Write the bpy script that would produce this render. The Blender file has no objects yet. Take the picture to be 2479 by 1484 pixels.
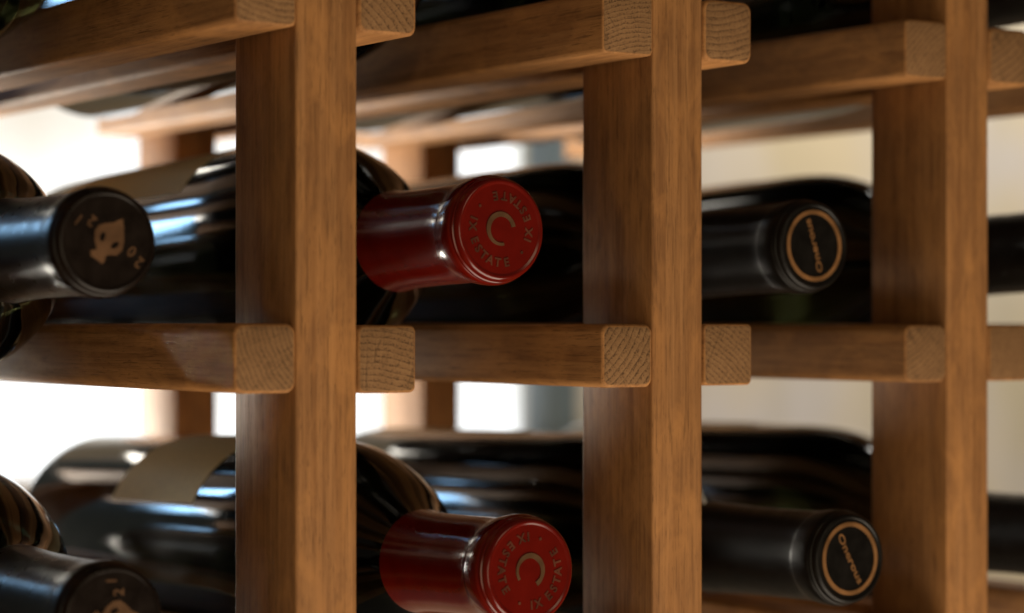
import bpy, math, random
from mathutils import Vector, Matrix

random.seed(7)
SC = bpy.context.scene
COL = SC.collection
MM = 0.001
EYE = 1.25                      # camera height in the room (m)
TH = 0.590                      # angle between the rack front and the picture plane


def P(u, v, z):                 # rack millimetres (right, back, up from eye level) -> world metres
    return Vector((u * MM, v * MM, EYE + z * MM))


# ------------------------------------------------------------------ camera
cam_d = bpy.data.cameras.new("camera")
cam = bpy.data.objects.new("camera", cam_d)
COL.objects.link(cam)
cam.location = P(-306.6, -563.9, 0)
cam.rotation_euler = (math.radians(90), 0, -TH)
cam_d.sensor_width = 36.0
cam_d.lens = 5664.8 / 2478.0 * 36.0
cam_d.shift_y = (789.7 - 742.0) / 2478.0
cam_d.clip_start = 0.02
cam_d.clip_end = 60
cam_d.dof.use_dof = True
cam_d.dof.focus_distance = 0.686
cam_d.dof.aperture_fstop = 7.0
cam_d.dof.aperture_blades = 0
SC.camera = cam

# ------------------------------------------------------------------ world, lamps, exposure
world = bpy.data.worlds.new("World")
SC.world = world
world.use_nodes = True
bg = world.node_tree.nodes["Background"]
bg.inputs[0].default_value = (0.75, 0.62, 0.48, 1)
bg.inputs[1].default_value = 0.065


def area(name, loc, target, sx, sy, power, color):
    d = bpy.data.lights.new(name, 'AREA')
    d.shape = 'RECTANGLE'
    d.size, d.size_y = sx, sy
    d.energy = power
    d.color = color
    o = bpy.data.objects.new(name, d)
    COL.objects.link(o)
    o.location = loc
    o.rotation_euler = (target - loc).to_track_quat('-Z', 'Y').to_euler()
    return o


CEN = P(70, 60, 0)
# warm room light in front of the rack
area("room_lamp", P(300, -2300, 1150), CEN, 0.9, 0.7, 5.0, (1.0, 0.76, 0.48))
# broad warm fill added low at the left in front, and light thrown up by the floor
area("low_front_fill", P(-850, -1750, -200), P(60, 60, 40), 1.0, 1.0, 6.5, (1.0, 0.79, 0.52))
area("front_floor_bounce", P(250, -650, -1000), P(120, 0, 60), 1.2, 0.8, 20, (1.0, 0.84, 0.65))
# daylight from a side window behind (blue streaks on the glass)
area("side_window_light", P(-350, 1390, 390), CEN, 0.22, 0.36, 6, (0.34, 0.64, 1.0))
# unseen lamp added to put cream light on rear uprights and rail undersides
area("back_light", P(-30, 950, -170), P(150, 350, 20), 0.24, 0.26, 20, (1.0, 0.93, 0.80))
# fill added to brighten the cream wall behind, no fitting there
area("back_wall_fill", P(1500, 650, 1300), P(1600, 1400, 0), 0.8, 0.5, 23, (1.0, 0.95, 0.86))

SC.view_settings.view_transform = 'Standard'
SC.view_settings.look = 'None'
SC.view_settings.exposure = 0.0
SC.view_settings.gamma = 1.0
SC.render.engine = 'CYCLES'
SC.cycles.use_denoising = True
SC.cycles.max_bounces = 8
SC.cycles.caustics_reflective = False
SC.cycles.caustics_refractive = False
SC.cycles.sample_clamp_indirect = 4.0


# ------------------------------------------------------------------ materials
def new_mat(name):
    m = bpy.data.materials.new(name)
    m.use_nodes = True
    nt = m.node_tree
    b = nt.nodes["Principled BSDF"]
    return m, nt, b


def nd(nt, t, **kw):
    n = nt.nodes.new(t)
    for k, v in kw.items():
        setattr(n, k, v)
    return n


def mth(nt, op, a, b=None, clamp=False):
    n = nd(nt, 'ShaderNodeMath', operation=op, use_clamp=clamp)
    for i, s in enumerate((a, b)):
        if s is None:
            continue
        if isinstance(s, (int, float)):
            n.inputs[i].default_value = s
        else:
            nt.links.new(s, n.inputs[i])
    return n.outputs[0]


def mapr(nt, s, a, b, c=0.0, d=1.0):
    n = nd(nt, 'ShaderNodeMapRange')
    nt.links.new(s, n.inputs[0])
    for i, v in enumerate((a, b, c, d)):
        n.inputs[i + 1].default_value = v
    return n.outputs[0]


def mixc(nt, fac, a, b, blend='MIX'):
    n = nd(nt, 'ShaderNodeMix', data_type='RGBA', blend_type=blend)
    if isinstance(fac, (int, float)):
        n.inputs[0].default_value = fac
    else:
        nt.links.new(fac, n.inputs[0])
    for i, s in ((6, a), (7, b)):
        if isinstance(s, tuple):
            n.inputs[i].default_value = s + (1,)
        else:
            nt.links.new(s, n.inputs[i])
    return n.outputs[2]


def wood_coords(nt):
    """object coordinates in millimetres, shifted at random for each piece"""
    tc = nd(nt, 'ShaderNodeTexCoord')
    oi = nd(nt, 'ShaderNodeObjectInfo')
    sc = nd(nt, 'ShaderNodeVectorMath', operation='SCALE')
    nt.links.new(tc.outputs['Object'], sc.inputs[0])
    sc.inputs['Scale'].default_value = 1000.0
    cb = nd(nt, 'ShaderNodeCombineXYZ')
    for i, k in enumerate((437.0, 811.0, 1293.0)):
        nt.links.new(mth(nt, 'MULTIPLY', oi.outputs['Random'], k), cb.inputs[i])
    ad = nd(nt, 'ShaderNodeVectorMath', operation='ADD')
    nt.links.new(sc.outputs[0], ad.inputs[0])
    nt.links.new(cb.outputs[0], ad.inputs[1])
    return sc.outputs[0], ad.outputs[0], oi.outputs['Random']


def noise(nt, vec, scl, detail=3, rough=0.55, dist=0.0):
    mp = nd(nt, 'ShaderNodeMapping')
    mp.inputs['Scale'].default_value = scl
    nt.links.new(vec, mp.inputs[0])
    n = nd(nt, 'ShaderNodeTexNoise')
    n.inputs['Scale'].default_value = 1.0
    n.inputs['Detail'].default_value = detail
    n.inputs['Roughness'].default_value = rough
    n.inputs['Distortion'].default_value = dist
    nt.links.new(mp.outputs[0], n.inputs['Vector'])
    return n.outputs['Fac']


def wood(name, axis, light, dark, pore):
    m, nt, b = new_mat(name)
    raw, vec, rnd = wood_coords(nt)

    def s(across, along):
        v = [1 / across] * 3
        v[axis] = 1 / along
        return tuple(v)
    band = noise(nt, vec, s(2.4, 95.0), 3, 0.55, 0.5)
    fibre = noise(nt, vec, s(0.65, 40.0), 4, 0.65)
    patch = noise(nt, vec, s(11.0, 26.0), 3, 0.6, 0.8)
    por = noise(nt, vec, s(0.45, 13.0), 2, 0.5)
    c = mixc(nt, mapr(nt, band, 0.32, 0.68), dark, light)
    c = mixc(nt, mapr(nt, fibre, 0.42, 0.66, 0.0, 0.45), c, tuple(x * 0.55 for x in dark))
    c = mixc(nt, mapr(nt, patch, 0.42, 0.68, 0.0, 0.62), c, (light[0] * 1.25, light[1] * 1.2, light[2] * 1.05))
    por2 = noise(nt, vec, s(0.26, 3.6), 1, 0.5)
    c = mixc(nt, mapr(nt, por2, 0.64, 0.72, 0.0, 0.55), c, pore)
    c = mixc(nt, mapr(nt, por, 0.60, 0.70, 0.0, 0.55), c, pore)
    tone = nd(nt, 'ShaderNodeHueSaturation')
    nt.links.new(c, tone.inputs['Color'])
    nt.links.new(mapr(nt, mth(nt, 'FRACT', mth(nt, 'MULTIPLY', rnd, 7.7)), 0, 1, 0.82, 1.16), tone.inputs['Value'])
    nt.links.new(tone.outputs[0], b.inputs['Base Color'])
    nt.links.new(mapr(nt, fibre, 0.3, 0.8, 0.58, 0.78), b.inputs['Roughness'])
    b.inputs['Specular IOR Level'].default_value = 0.16
    bp = nd(nt, 'ShaderNodeBump')
    bp.inputs['Strength'].default_value = 0.35
    bp.inputs['Distance'].default_value = 0.0002
    h = mth(nt, 'SUBTRACT', fibre, mth(nt, 'MULTIPLY', mapr(nt, por, 0.58, 0.74), 0.8))
    nt.links.new(h, bp.inputs['Height'])
    nt.links.new(bp.outputs[0], b.inputs['Normal'])
    return m


def end_grain(name, light, dark, pore):
    m, nt, b = new_mat(name)
    raw, vec, rnd = wood_coords(nt)
    sep = nd(nt, 'ShaderNodeSeparateXYZ')
    nt.links.new(raw, sep.inputs[0])
    # the heart of the tree lies off to a random side of every rail
    ang = mth(nt, 'MULTIPLY', rnd, 6.283 * 5.0)
    cx = mth(nt, 'MULTIPLY', mth(nt, 'COSINE', ang), 46.0)
    cz = mth(nt, 'MULTIPLY', mth(nt, 'SINE', ang), 46.0)
    wob = mth(nt, 'MULTIPLY', mth(nt, 'SUBTRACT', noise(nt, vec, (0.22, 0.05, 0.22), 2), 0.5), 1.6)
    dx = mth(nt, 'SUBTRACT', sep.outputs[0], cx)
    dz = mth(nt, 'SUBTRACT', sep.outputs[2], cz)
    r = mth(nt, 'SQRT', mth(nt, 'ADD', mth(nt, 'MULTIPLY', dx, dx), mth(nt, 'MULTIPLY', dz, dz)))
    r = mth(nt, 'ADD', r, wob)
    phase = mth(nt, 'FRACT', mth(nt, 'MULTIPLY', r, mapr(nt, mth(nt, 'FRACT', mth(nt, 'MULTIPLY', rnd, 17.3)), 0, 1, 0.42, 0.75)))
    th = mth(nt, 'ARCTAN2', dz, dx)
    # medullary rays
    cmb = nd(nt, 'ShaderNodeCombineXYZ')
    nt.links.new(mth(nt, 'MULTIPLY', th, 46.0), cmb.inputs[0])
    nt.links.new(r, cmb.inputs[1])
    rays = noise(nt, cmb.outputs[0], (1.9, 0.10, 1.0), 2, 0.5)
    # pores, larger and denser in the early wood
    mp = nd(nt, 'ShaderNodeMapping')
    mp.inputs['Scale'].default_value = (1.9, 1.6, 1.0)
    nt.links.new(cmb.outputs[0], mp.inputs[0])
    vo = nd(nt, 'ShaderNodeTexVoronoi')
    vo.inputs['Scale'].default_value = 1.0
    nt.links.new(mp.outputs[0], vo.inputs['Vector'])
    lim = mapr(nt, phase, 0.0, 1.0, 0.52, 0.10)
    pr = mth(nt, 'SUBTRACT', lim, vo.outputs['Distance'])
    pr = mapr(nt, pr, -0.04, 0.12)
    fine = noise(nt, vec, (2.6, 2.6, 2.6), 3, 0.65)
    blot = noise(nt, vec, (0.16, 0.16, 0.16), 2, 0.6)
    c = mixc(nt, mth(nt, 'MULTIPLY', mapr(nt, phase, 0.0, 1.0, 0.35, 1.0), mapr(nt, blot, 0.3, 0.7, 0.45, 1.0)), dark, light)
    c = mixc(nt, mapr(nt, fine, 0.35, 0.7, 0, 0.55), c, dark)
    c = mixc(nt, mapr(nt, rays, 0.58, 0.72, 0, 0.45), c, tuple(x * 1.15 for x in light))
    c = mixc(nt, mapr(nt, phase, 0.0, 0.22, 0.55, 0.0), c, pore)
    c = mixc(nt, mth(nt, 'MULTIPLY', pr, 0.85), c, pore)
    crack = noise(nt, cmb.outputs[0], (0.55, 0.03, 1.0), 1, 0.4)
    crack = mth(nt, 'ABSOLUTE', mth(nt, 'SUBTRACT', crack, 0.5))
    c = mixc(nt, mapr(nt, crack, 0.0, 0.012, 0.6, 0.0), c, pore)
    nt.links.new(c, b.inputs['Base Color'])
    b.inputs['Roughness'].default_value = 0.75
    b.inputs['Specular IOR Level'].default_value = 0.2
    bp = nd(nt, 'ShaderNodeBump')
    bp.inputs['Strength'].default_value = 0.5
    bp.inputs['Distance'].default_value = 0.00025
    nt.links.new(mth(nt, 'SUBTRACT', fine, pr), bp.inputs['Height'])
    nt.links.new(bp.outputs[0], b.inputs['Normal'])
    return m


OAK_L, OAK_D, OAK_P = (0.352, 0.170, 0.062), (0.226, 0.100, 0.034), (0.080, 0.036, 0.012)
M = {}
M['post'] = wood('oak_upright', 2, OAK_L, OAK_D, OAK_P)
M['rail'] = wood('oak_rail', 1, OAK_L, OAK_D, OAK_P)
M['sill'] = wood('pale_oak_sill', 0, (0.30, 0.20, 0.10), (0.24, 0.15, 0.07), (0.15, 0.09, 0.04))
M['end'] = end_grain('oak_end_grain', (0.275, 0.152, 0.066), (0.165, 0.085, 0.034), (0.065, 0.031, 0.011))


def plastic(name, col, rough, coat=0.0, spec=0.5, bump=0.0, bscale=900.0, metal=0.0, mottled=0.0):
    m, nt, b = new_mat(name)
    b.inputs['Metallic'].default_value = metal
    b.inputs['Specular IOR Level'].default_value = spec
    b.inputs['Coat Weight'].default_value = coat
    b.inputs['Coat Roughness'].default_value = 0.08
    tc = nd(nt, 'ShaderNodeTexCoord')
    n = nd(nt, 'ShaderNodeTexNoise')
    n.inputs['Scale'].default_value = bscale
    n.inputs['Detail'].default_value = 3
    nt.links.new(tc.outputs['Object'], n.inputs['Vector'])
    c = mixc(nt, mapr(nt, n.outputs['Fac'], 0.3, 0.75), tuple(x * (1 - mottled) for x in col), tuple(x * (1 + mottled) for x in col))
    nt.links.new(c, b.inputs['Base Color'])
    nt.links.new(mapr(nt, n.outputs['Fac'], 0.3, 0.75, rough * 0.85, rough * 1.2), b.inputs['Roughness'])
    if bump:
        bp = nd(nt, 'ShaderNodeBump')
        bp.inputs['Strength'].default_value = bump
        bp.inputs['Distance'].default_value = 0.0003
        nt.links.new(n.outputs['Fac'], bp.inputs['Height'])
        nt.links.new(bp.outputs[0], b.inputs['Normal'])
    return m


M['glass'] = plastic('dark_bottle_glass', (0.010, 0.011, 0.006), 0.065, bump=0.03, bscale=60, mottled=0.2)
gm, nt, b = M['glass'], M['glass'].node_tree, M['glass'].node_tree.nodes['Principled BSDF']
for lk in list(b.inputs['Base Color'].links):
    nt.links.remove(lk)
b.inputs['Base Color'].default_value = (0.0010, 0.0011, 0.0004, 1)
b.inputs['Transmission Weight'].default_value = 1.0
b.inputs['IOR'].default_value = 1.5
sm = noise(nt, nd(nt, 'ShaderNodeTexCoord').outputs['Object'], (38, 22, 38), 4, 0.65, 0.4)
nt.links.new(mapr(nt, sm, 0.35, 0.72, 0.05, 0.14), b.inputs['Roughness'])
M['red'] = plastic('red_capsule', (0.105, 0.0036, 0.0010), 0.17, spec=0.4, bump=0.10, bscale=160, mottled=0.12)
M['bronze'] = plastic('dark_bronze_capsule', (0.0075, 0.0045, 0.003), 0.30, spec=0.22, bump=0.06, bscale=220, mottled=0.3)
M['black'] = plastic('black_capsule', (0.005, 0.004, 0.003), 0.38, spec=0.2, bump=0.06, bscale=220, mottled=0.3)
M['gilt'] = plastic('gilt_foil_print', (0.19, 0.10, 0.048), 0.32, metal=0.6, bscale=160, mottled=0.3)
M['tin'] = plastic('rosy_foil_print', (0.24, 0.085, 0.048), 0.30, metal=0.75, bscale=160, mottled=0.4)
M['copper'] = plastic('copper_foil_print', (0.34, 0.165, 0.062), 0.36, metal=0.5, bscale=120, mottled=0.45)
M['brown'] = plastic('brown_foil_print', (0.125, 0.062, 0.027), 0.42, metal=0.4, bscale=120, mottled=0.35)
M['paper'] = plastic('cream_label_paper', (0.72, 0.64, 0.36), 0.7, spec=0.2, bump=0.1, bscale=500, mottled=0.08)
M['wall'], nt, b = new_mat('cream_plaster')
tc = nd(nt, 'ShaderNodeTexCoord')
n1 = noise(nt, tc.outputs['Object'], (5.0, 5.0, 5.0), 2, 0.5)
n2 = noise(nt, tc.outputs['Object'], (9.0, 9.0, 3.0), 2, 0.5)
c = mixc(nt, mapr(nt, n1, 0.38, 0.62), (0.72, 0.61, 0.42), (0.66, 0.62, 0.60))
c = mixc(nt, mapr(nt, n2, 0.45, 0.7, 0.0, 0.6), c, (0.50, 0.44, 0.30))
nt.links.new(c, b.inputs['Base Color'])
b.inputs['Roughness'].default_value = 0.85
M['bluegrey'] = plastic('blue_grey_paint', (0.13, 0.17, 0.19), 0.5, mottled=0.05, bscale=20)
M['frame'] = plastic('white_paint', (0.75, 0.73, 0.68), 0.5, mottled=0.04, bscale=20)


def emit(name, col, st):
    m = bpy.data.materials.new(name)
    m.use_nodes = True
    nt = m.node_tree
    nt.nodes.clear()
    e = nd(nt, 'ShaderNodeEmission')
    e.inputs[0].default_value = col + (1,)
    e.inputs[1].default_value = st
    o = nd(nt, 'ShaderNodeOutputMaterial')
    nt.links.new(e.outputs[0], o.inputs[0])
    return m


M['sky'] = emit('bright_overcast_sky', (0.98, 1.0, 1.0), 1.9)
nt = M['sky'].node_tree
em = [n for n in nt.nodes if n.type == 'EMISSION'][0]
tc = nd(nt, 'ShaderNodeTexCoord')
ns = noise(nt, tc.outputs['Object'], (3.2, 3.2, 2.0), 2, 0.5)
nt.links.new(mixc(nt, mapr(nt, ns, 0.50, 0.68), (0.97, 1.0, 1.0), (0.48, 0.41, 0.31)), em.inputs[0])
m, nt, b = new_mat('window_pane_glass')
tr = nd(nt, 'ShaderNodeBsdfTransparent')
gl = nd(nt, 'ShaderNodeBsdfGlossy')
gl.inputs['Roughness'].default_value = 0.02
mx = nd(nt, 'ShaderNodeMixShader')
mx.inputs[0].default_value = 0.06
nt.links.new(tr.outputs[0], mx.inputs[1])
nt.links.new(gl.outputs[0], mx.inputs[2])
nt.links.new(mx.outputs[0], nt.nodes['Material Output'].inputs[0])
M['pane'] = m


# ------------------------------------------------------------------ mesh helpers (millimetres in, metres out)
def mesh(name, verts, faces, mats, fmat=None, smooth=True, sharp=35):
    me = bpy.data.meshes.new(name)
    me.from_pydata([tuple(c * MM for c in v) for v in verts], [], faces)
    for k in mats:
        me.materials.append(M[k])
    if fmat:
        me.polygons.foreach_set('material_index', fmat)
    if smooth:
        me.polygons.foreach_set('use_smooth', [True] * len(me.polygons))
        me.set_sharp_from_angle(angle=math.radians(sharp))
    me.update()
    return me


def obj(name, me, parent=None, loc=None):
    o = bpy.data.objects.new(name, me)
    COL.objects.link(o)
    if parent:
        o.parent = parent
    if loc is not None:
        o.location = loc
    return o


def tag(o, label, cat, group=None, kind=None):
    o['label'] = label
    o['category'] = cat
    if group:
        o['group'] = group
    if kind:
        o['kind'] = kind
    return o


def rrect(w, h, r, n=5):
    """rounded rectangle 0..w x 0..h, anticlockwise"""
    pts = []
    for cx, cy, a0 in ((w - r, r, -90), (w - r, h - r, 0), (r, h - r, 90), (r, r, 180)):
        for i in range(n + 1):
            a = math.radians(a0 + 90 * i / n)
            pts.append((cx + r * math.cos(a), cy + r * math.sin(a)))
    return pts


def bar(name, w, h, length, r, chamfer, axis, mats, n=4, end_mat=0):
    """a rounded bar; axis 1: along +Y with section X,Z ; axis 2: along +Z with section X,Y ; axis 0: along X"""
    rings = []
    for t, ins in ((0, chamfer), (chamfer * 0.35, chamfer * 0.35), (chamfer, 0),
                   (length - chamfer, 0), (length - chamfer * 0.35, chamfer * 0.35), (length, chamfer)):
        pts = rrect(w - 2 * ins, h - 2 * ins, max(0.25, r - ins * 0.5), n)
        rings.append([(x + ins, y + ins, t) for x, y in pts])
    N = len(rings[0])
    vs, fs, fm = [], [], []
    for ring in rings:
        for x, y, t in ring:
            vs.append((x, t, y) if axis == 1 else ((x, y, t) if axis == 2 else (t, x, y)))
    for k in range(len(rings) - 1):
        for i in range(N):
            j = (i + 1) % N
            f = (k * N + i, k * N + j, (k + 1) * N + j, (k + 1) * N + i)
            fs.append(f[::-1] if axis == 1 else f)
            fm.append(0)
    a = list(range(N))
    z = [(len(rings) - 1) * N + i for i in range(N)]
    fs.append(a if axis == 1 else a[::-1])
    fs.append(z[::-1] if axis == 1 else z)
    fm += [end_mat, end_mat]
    return mesh(name, vs, fs, mats, fm, sharp=50)


# ------------------------------------------------------------------ the setting: wall with a window, far behind
WV = 1400.0
WU0, WU1, WZ0, WZ1 = 120.0, 1030.0, -140.0, 260.0


def box(name, u0, u1, v0, v1, z0, z1, mats, r=1.5):
    me = bar(name, u1 - u0, v1 - v0, z1 - z0, r, r, 2, mats, n=2)
    return me, P(u0, v0, z0)


walls = bpy.data.objects.new('wall', None)
COL.objects.link(walls)
walls.location = P(0, WV, 0)
walls['kind'] = 'structure'


def kid(name, spec, parent):
    me, loc = spec
    o = obj(name, me, parent)
    o.location = loc - parent.location
    return o


kid('wall_panel', box('wall_panel', WU1 + 62, 3600, WV, WV + 120, -EYE * 1000, 1500, ['wall']), walls)
kid('wall_panel', box('wall_panel', -1800, WU0, WV, WV + 120, -EYE * 1000, 1500, ['bluegrey']), walls)  # unseen panel, coloured blue grey for its soft reflection in the bottles
kid('wall_panel', box('wall_panel', WU0 + 0.5, WU1 + 61.5, WV, WV + 120, -EYE * 1000, WZ0 - 22, ['wall']), walls)
kid('wall_panel', box('wall_panel', WU0 + 0.5, WU1 + 61.5, WV, WV + 120, WZ1 + 30, 1500, ['wall']), walls)

win = bpy.data.objects.new('window', None)
COL.objects.link(win)
win.location = P((WU0 + WU1) / 2, WV + 60, WZ0)
tag(win, 'bright overexposed window far behind the wine rack with blue grey side frame', 'window')
kid('side_frame', box('side_frame', WU1 + 10, WU1 + 54, WV - 14, WV + 30, WZ0, WZ1 + 29, ['bluegrey'], 3), win)
kid('side_frame', box('side_frame', WU0 + 1, WU0 + 40, WV - 14, WV + 118, WZ0, WZ1 + 29, ['frame'], 3), win)
kid('top_frame', box('top_frame', WU0 + 41, WU1 + 5, WV + 2, WV + 118, WZ1, WZ1 + 29, ['frame'], 3), win)
kid('sill', (bar('sill', 180, 20, WU1 - WU0 + 60, 3, 2, 0, ['sill'], n=3), P(WU0 + 1, WV - 90, WZ0 - 21)), win)
kid('pane', box('pane', WU0 + 40.5, WU1 + 5.5, WV + 70, WV + 74, WZ0 + 0.5, WZ1 - 0.5, ['pane'], 0.5), win)

sky = obj('sky', mesh('sky', [(-900, 0, -900), (2600, 0, -900), (2600, 0, 1700), (-900, 0, 1700)], [(0, 1, 2, 3)], ['sky'], smooth=False))
sky.location = P(0, WV + 400, 0)
sky['kind'] = 'structure'

# ------------------------------------------------------------------ the wine rack
PITCH, PW, PD, RW, RH, ZB2, ROWH = 122.06, 19.24, 36.6, 18.9, 19.0, -18.4, 100.0
REAR = 330.0                   # front face of the rear uprights
RAIL_LEN = REAR + PD + 0.6
POSTS = (-1, 0, 1, 2, 3)
PU = lambda k: k * PITCH - (3.5 if k < 0 else 0.0)
rack = bpy.data.objects.new('wine_rack', None)
COL.objects.link(rack)
rack.location = P(0, 0, -260)
tag(rack, 'oiled oak wine rack of square uprights and rounded rails holding bottles on their sides', 'wine rack')

Z_LO, Z_HI = -260.0, 330.0
front_me = [bar('post', PW, PD, Z_HI - Z_LO, 0.8, 0.6, 2, ['post'], n=2)]
for k in POSTS:
    for v in (0.0, REAR):
        o = obj('post', front_me[0], rack)
        o.location = P(PU(k), v, Z_LO) - rack.location

rail_mes = [bar('rail', RW, RH, RAIL_LEN, r, c, 1, ['rail', 'end'], n=5, end_mat=1)
            for r, c in ((1.9, 0.7), (3.0, 0.8), (1.6, 0.6), (2.5, 0.9))]
i = 0
for row in (0, 1, 2, 3):
    zb = ZB2 + (2 - row) * ROWH
    for k in POSTS:
        for side in (0, 1):
            if (k == POSTS[0] and side == 0) or (k == POSTS[-1] and side == 1):
                continue
            u = PU(k) - RW - 0.15 if side == 0 else PU(k) + PW + 0.15
            o = obj('rail', rail_mes[(i * 7 + row) % 4], rack)
            o.location = P(u + random.uniform(-.1, .1), -0.3 + random.uniform(-.3, .3), zb + random.uniform(-.35, .35)) - rack.location
            i += 1


# ------------------------------------------------------------------ bottles (local: axis +Y, lip at y = 0, base at y = LEN)
LEN, RB = 300.0, 38.0


def lathe(name, prof, mats, n=96, a0=0.0, a1=360.0, cap0=False, cap1=False, sharp=30, closed=False):
    full = abs(a1 - a0) >= 359.9
    cols = n if full else n + 1
    vs, fs = [], []
    for y, r in prof:
        for i in range(cols):
            a = math.radians(a0 + (a1 - a0) * i / n)
            vs.append((r * math.cos(a), y, r * math.sin(a)))
    K = len(prof)
    for k in range(K - 1 if not closed else K):
        for i in range(n):
            j = (i + 1) % cols
            kk = (k + 1) % K
            fs.append((k * cols + i, kk * cols + i, kk * cols + j, k * cols + j))
    if cap0:
        fs.append(list(range(cols)))
    if cap1:
        fs.append([(K - 1) * cols + i for i in range(cols)][::-1])
    if closed and not full:
        fs.append([k * cols for k in range(K)])
        fs.append([k * cols + n for k in range(K)][::-1])
    return mesh(name, vs, fs, mats, sharp=sharp)


def curve(pts, sub=6):
    """Catmull-Rom through (y, r) points"""
    out = []
    q = [pts[0]] + pts + [pts[-1]]
    for i in range(1, len(q) - 2):
        for s in range(sub):
            t = s / sub
            out.append(tuple(0.5 * (2 * q[i][c] + (q[i + 1][c] - q[i - 1][c]) * t + (2 * q[i - 1][c] - 5 * q[i][c] + 4 * q[i + 1][c] - q[i + 2][c]) * t * t
                                    + (3 * q[i][c] - q[i - 1][c] - 3 * q[i + 1][c] + q[i + 2][c]) * t ** 3) for c in (0, 1)))
    out.append(pts[-1])
    return out


heel = curve([(284, 38.0), (292, 37.4), (297.5, 34.6), (300, 30.5)], 4)
punt = curve([(299.3, 27.0), (294, 23.0), (284, 15.0), (276, 6.0), (275, 0.5)], 4)


def glass_mesh(d):
    sh = curve([(50 + d, 13.7), (56 + d, 14.6), (62 + d, 16.6), (70 + d, 21.0), (80 + d, 27.3), (92 + d, 32.7), (105 + d, 36.2), (119 + d, 37.7), (134 + d, 38.0)])
    return lathe('glass', [(14, 13.7)] + sh + [(200, 38.0)] + heel + punt, ['glass'], cap0=True, cap1=True, n=112)


GLASS = {'red': glass_mesh(2), 'bronze': glass_mesh(13), 'black': glass_mesh(20)}


def capsule_mesh(mat, lip, neck, length):
    f = lip / 16.2
    d = lip - neck
    prof = [(0.35, 0.6), (0.35, 13.0 * f), (0.35, 13.3 * f), (0.0, 13.7 * f), (0.0, 14.2 * f), (0.35, 14.75 * f), (0.95, 15.2 * f), (1.75, 15.4 * f), (2.05, 15.12 * f),
            (2.35, 15.65 * f), (3.0, 15.8 * f), (3.3, 15.52 * f), (3.7, 16.0 * f), (4.6, lip), (6.8, lip - 0.02), (9.0, lip - 0.22 * d), (11.0, lip - 0.45 * d),
            (11.3, lip - 0.50 * d), (11.5, lip - 0.64 * d), (12.2, lip - 0.74 * d), (14.5, lip - 0.90 * d), (17.0, neck + 0.02 * d), (20, neck), (36, neck), (50, neck + 0.25), (length - 1.5, neck + 0.9),
            (length, neck + 1.05), (length, neck + 0.6)]
    return lathe('capsule', prof, [mat], cap0=True, n=96, sharp=42)


CAPS = {'red': capsule_mesh('red', 16.2, 14.9, 58), 'bronze': capsule_mesh('bronze', 14.9, 14.1, 66), 'black': capsule_mesh('black', 15.3, 14.45, 68)}


# --- lettering and emblems on the capsule face (drawn in mm, x right / y up as seen from the front)
def face_mesh(name, me2d_list, mat):
    """join flat meshes given as (verts, faces) in the face plane and stand them on the capsule"""
    vs, fs = [], []
    for v, f in me2d_list:
        o = len(vs)
        vs += [(x, -z, y) for x, y, z in v]
        fs += [tuple(i + o for i in q) for q in f]
    return mesh(name, vs, fs, [mat], smooth=False)


def glyphs(text, size, bold=0.0, extrude=0.12):
    c = bpy.data.curves.new('t', 'FONT')
    c.body = text
    c.size = size
    c.align_x, c.align_y = 'CENTER', 'CENTER'
    c.extrude = extrude
    c.offset = bold
    c.resolution_u = 3
    o = bpy.data.objects.new('t', c)
    COL.objects.link(o)
    me = bpy.data.meshes.new_from_object(o.evaluated_get(bpy.context.evaluated_depsgraph_get()))
    v = [tuple(p.co) for p in me.vertices]
    f = [tuple(p.vertices) for p in me.polygons]
    bpy.data.objects.remove(o)
    bpy.data.meshes.remove(me)
    bpy.data.curves.remove(c)
    return v, f


def xf(g, ang, x, y, z=0.0, sx=1.0):
    a = math.radians(ang)
    c, s = math.cos(a), math.sin(a)
    return [(px * sx * c - py * s + x, px * sx * s + py * c + y, pz + z) for px, py, pz in g[0]], g[1]


def arc_band(r0, r1, a0, a1, n, z0, z1, width=None):
    v, f = [], []
    for i in range(n + 1):
        t = i / n
        a = math.radians(a0 + (a1 - a0) * t)
        if width:
            w = width(t)
            ri, ro = (r0 + r1) / 2 - w / 2, (r0 + r1) / 2 + w / 2
        else:
            ri, ro = r0, r1
        for r, z in ((ri, z0), (ro, z0), (ro, z1), (ri, z1)):
            v.append((r * math.cos(a), r * math.sin(a), z))
    for i in range(n):
        b = i * 4
        for k in range(4):
            f.append((b + k, b + (k + 1) % 4, b + 4 + (k + 1) % 4, b + 4 + k))
    f.append((0, 3, 2, 1))
    f.append((n * 4, n * 4 + 1, n * 4 + 2, n * 4 + 3))
    return v, f


def estate_ring(rot):
    out = []
    for half in (0, 180):
        for ch, a in (('I', 162), ('X', 176), ('E', 200), ('S', 216), ('T', 231), ('A', 246), ('T', 262), ('E', 280), ('\u2022', 317)):
            ang = a + half + rot
            r = 9.9
            g = glyphs(ch, 3.55 if ch != '\u2022' else 2.8, 0.10)
            out.append(xf(g, ang + 90, r * math.cos(math.radians(ang)), r * math.sin(math.radians(ang))))
    return out


def letter_c(rot):
    return [arc_band(3.9, 4.9, 10 + rot, 282 + rot, 40, -0.1, 0.22, lambda t: 0.85 + 0.70 * math.sin(math.pi * min(1, t * 1.15)) ** 1.0 * (1 if t < .75 else .85) + (0.55 if t < 0.12 else 0) * (1 - t / .12))]


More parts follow.
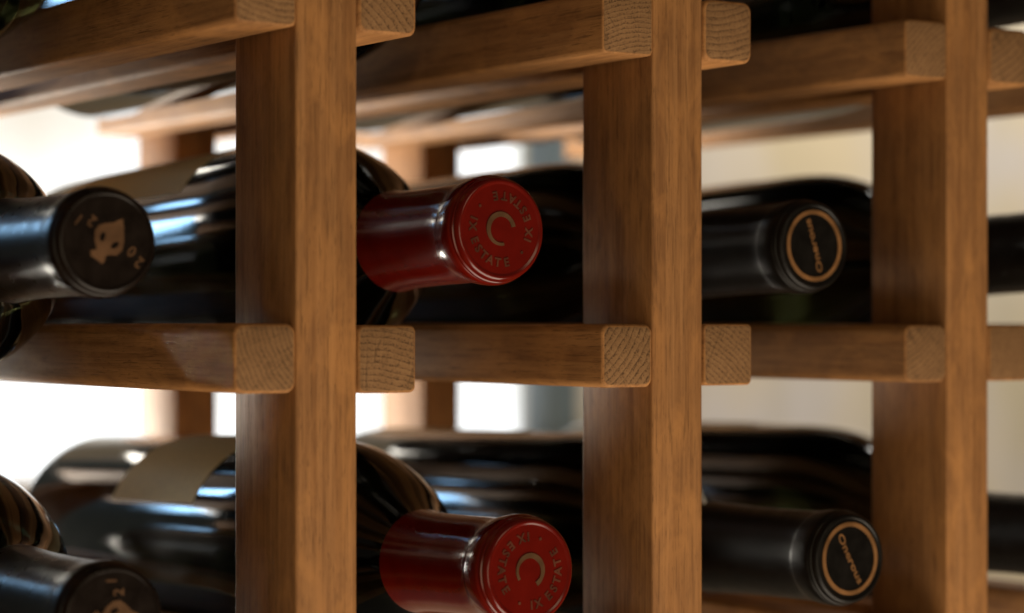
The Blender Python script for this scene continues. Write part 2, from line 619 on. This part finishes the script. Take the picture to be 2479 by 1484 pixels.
def fox_head(rot):
    Z = lambda x, y: ((x - 690) / 42.0, (740 - y) / 46.0)
    outer = [(872, 458), (888, 560), (890, 740), (862, 850), (800, 908), (705, 905), (668, 918), (655, 985), (622, 1012), (560, 962), (488, 918), (486, 852), (562, 838), (534, 720), (540, 610), (592, 540), (680, 514), (765, 508), (822, 476)]
    def ell(cx, cy, rx, ry, t):
        return [(cx + rx * math.cos(a) * math.cos(t) - ry * math.sin(a) * math.sin(t), cy + rx * math.cos(a) * math.sin(t) + ry * math.sin(a) * math.cos(t)) for a in [2 * math.pi * k / 12 for k in range(12)]]
    holes = [ell(632, 682, 32, 60, 0.25), ell(778, 785, 58, 34, -0.6)]
    c = bpy.data.curves.new('e', 'CURVE')
    c.dimensions = '2D'
    c.fill_mode = 'BOTH'
    c.extrude = 0.12
    for loop in [outer] + holes:
        s = c.splines.new('POLY')
        s.points.add(len(loop) - 1)
        for p, q in zip(s.points, loop):
            x, y = Z(*q)
            p.co = (x, y, 0, 1)
        s.use_cyclic_u = True
    o = bpy.data.objects.new('e', c)
    COL.objects.link(o)
    me = bpy.data.meshes.new_from_object(o.evaluated_get(bpy.context.evaluated_depsgraph_get()))
    g = ([tuple(p.co) for p in me.vertices], [tuple(p.vertices) for p in me.polygons])
    bpy.data.objects.remove(o)
    bpy.data.meshes.remove(me)
    bpy.data.curves.remove(c)
    return [xf(g, rot, 0, 0)]


def vintage(rot):
    Z = lambda x, y: ((x - 690) / 42.0, (740 - y) / 46.0)
    out = []
    for ch, px, py in (('2', 1072, 985), ('0', 985, 852), ('2', 508, 492), ('1', 352, 478)):
        x, y = Z(px, py)
        v, f = xf(glyphs(ch, 4.2, 0.06), 140, x, y)
        out.append(xf((v, f), rot, 0, 0))
    return out


def ring_band(rot):
    return [arc_band(10.15, 11.5, 0, 360, 72, -0.1, 0.2)]


def word_band(rot):
    return [xf(glyphs("Onerous", 3.3, 0.06, 0.15), rot, 0, 0, 0, 1.5)]


def label_mesh(s0, s1, a0, a1):
    r0, r1 = RB + 0.05, RB + 0.22
    return lathe('label', [(s0, r1), (s1, r1), (s1, r0), (s0, r0)], ['paper'], n=48, a0=a0, a1=a1, closed=True, sharp=30)


UC = PW + (PITCH - PW) / 2


def bottle(bay, row, lip_v, dz, tilt, kind, roll, label, lab=(152, 240, 40, 120), yaw=0.0):
    """bay counted from the upright A; lip_v: how far the lip stands behind (+) the rack front; lab angles: 0 = right, 90 = up, 180 = left"""
    root = bpy.data.objects.new('wine_bottle', None)
    COL.objects.link(root)
    zc = ZB2 + (2 - row) * ROWH + RH + 23.3
    root.location = P(UC + bay * PITCH, lip_v, zc + dz)
    root.rotation_euler = (math.radians(-tilt), 0, math.radians(yaw))
    tag(root, label, 'wine bottle', 'wine bottles lying in the rack')
    obj('glass', GLASS[kind], root)
    cap = obj('capsule', CAPS[kind], root)
    lift = Vector((0, 0.30 * MM, 0))
    if kind == 'red':
        obj('lettering', face_mesh('lettering', estate_ring(roll), 'tin'), cap, lift)
        obj('emblem', face_mesh('emblem', letter_c(roll), 'gilt'), cap, lift)
    elif kind == 'bronze':
        obj('lettering', face_mesh('lettering', vintage(roll), 'brown'), cap, lift)
        obj('emblem', face_mesh('emblem', fox_head(roll), 'brown'), cap, lift)
    else:
        obj('emblem', face_mesh('emblem', ring_band(roll), 'copper'), cap, lift)
        obj('lettering', face_mesh('lettering', word_band(roll), 'copper'), cap, lift)
    if lab:
        obj('label', label_mesh(*lab), root)
    return root


# dz / tilt: the bodies lie on the rails at their base and lean up a little towards the neck
bottle(-1, 1, 6, 0, 0.9, 'bronze', 0, 'dark bottle body at the top left corner of the photo')
bottle(0, 1, 4, 0, 0.9, 'red', 20, 'dark bottle above the upper red capped bottle, cut off by the top edge')
bottle(1, 1, 4, 0, 0.9, 'black', 0, 'dark bottle on the top rails between middle and right uprights')
bottle(2, 1, 4, 0, 0.9, 'black', 0, 'dark bottle in the top right corner beyond the right upright')
bottle(-1, 2, 9, -1.5, 0.6, 'bronze', 0, 'upper bottle left of the front upright, black capsule with copper animal head emblem')
bottle(0, 2, 5, 4.4, 1.7, 'red', 0, 'upper red capped bottle with gilt letter C, between left and middle uprights', (148, 262, 30, 146))
bottle(1, 2, 7, 2.0, 1.3, 'black', 107, 'upper black capped bottle with copper ring, its capsule midway between uprights', (174, 284, 20, 100))
bottle(2, 2, 6, 3.5, 1.9, 'black', 60, 'dark bottle body at the right edge, on the middle rail', (174, 284, 20, 100))
bottle(-1, 3, 5, -0.6, 0.75, 'bronze', -52, 'bottle in the bottom left corner, dark capsule cut off by the bottom edge')
bottle(0, 3, -10, 6.0, 2.0, 'red', -70, 'lower red capped bottle with gilt letter C, at the bottom edge', (148, 212, 27, 154))
bottle(1, 3, -10, 2.8, 1.45, 'black', -62, 'lower black capped bottle with copper ring, its capsule beside the right upright', (174, 284, 20, 100))
bottle(2, 3, 4, 2.0, 1.3, 'black', 10, 'dark bottle body in the bottom right corner with bright streak', (174, 284, 20, 100))
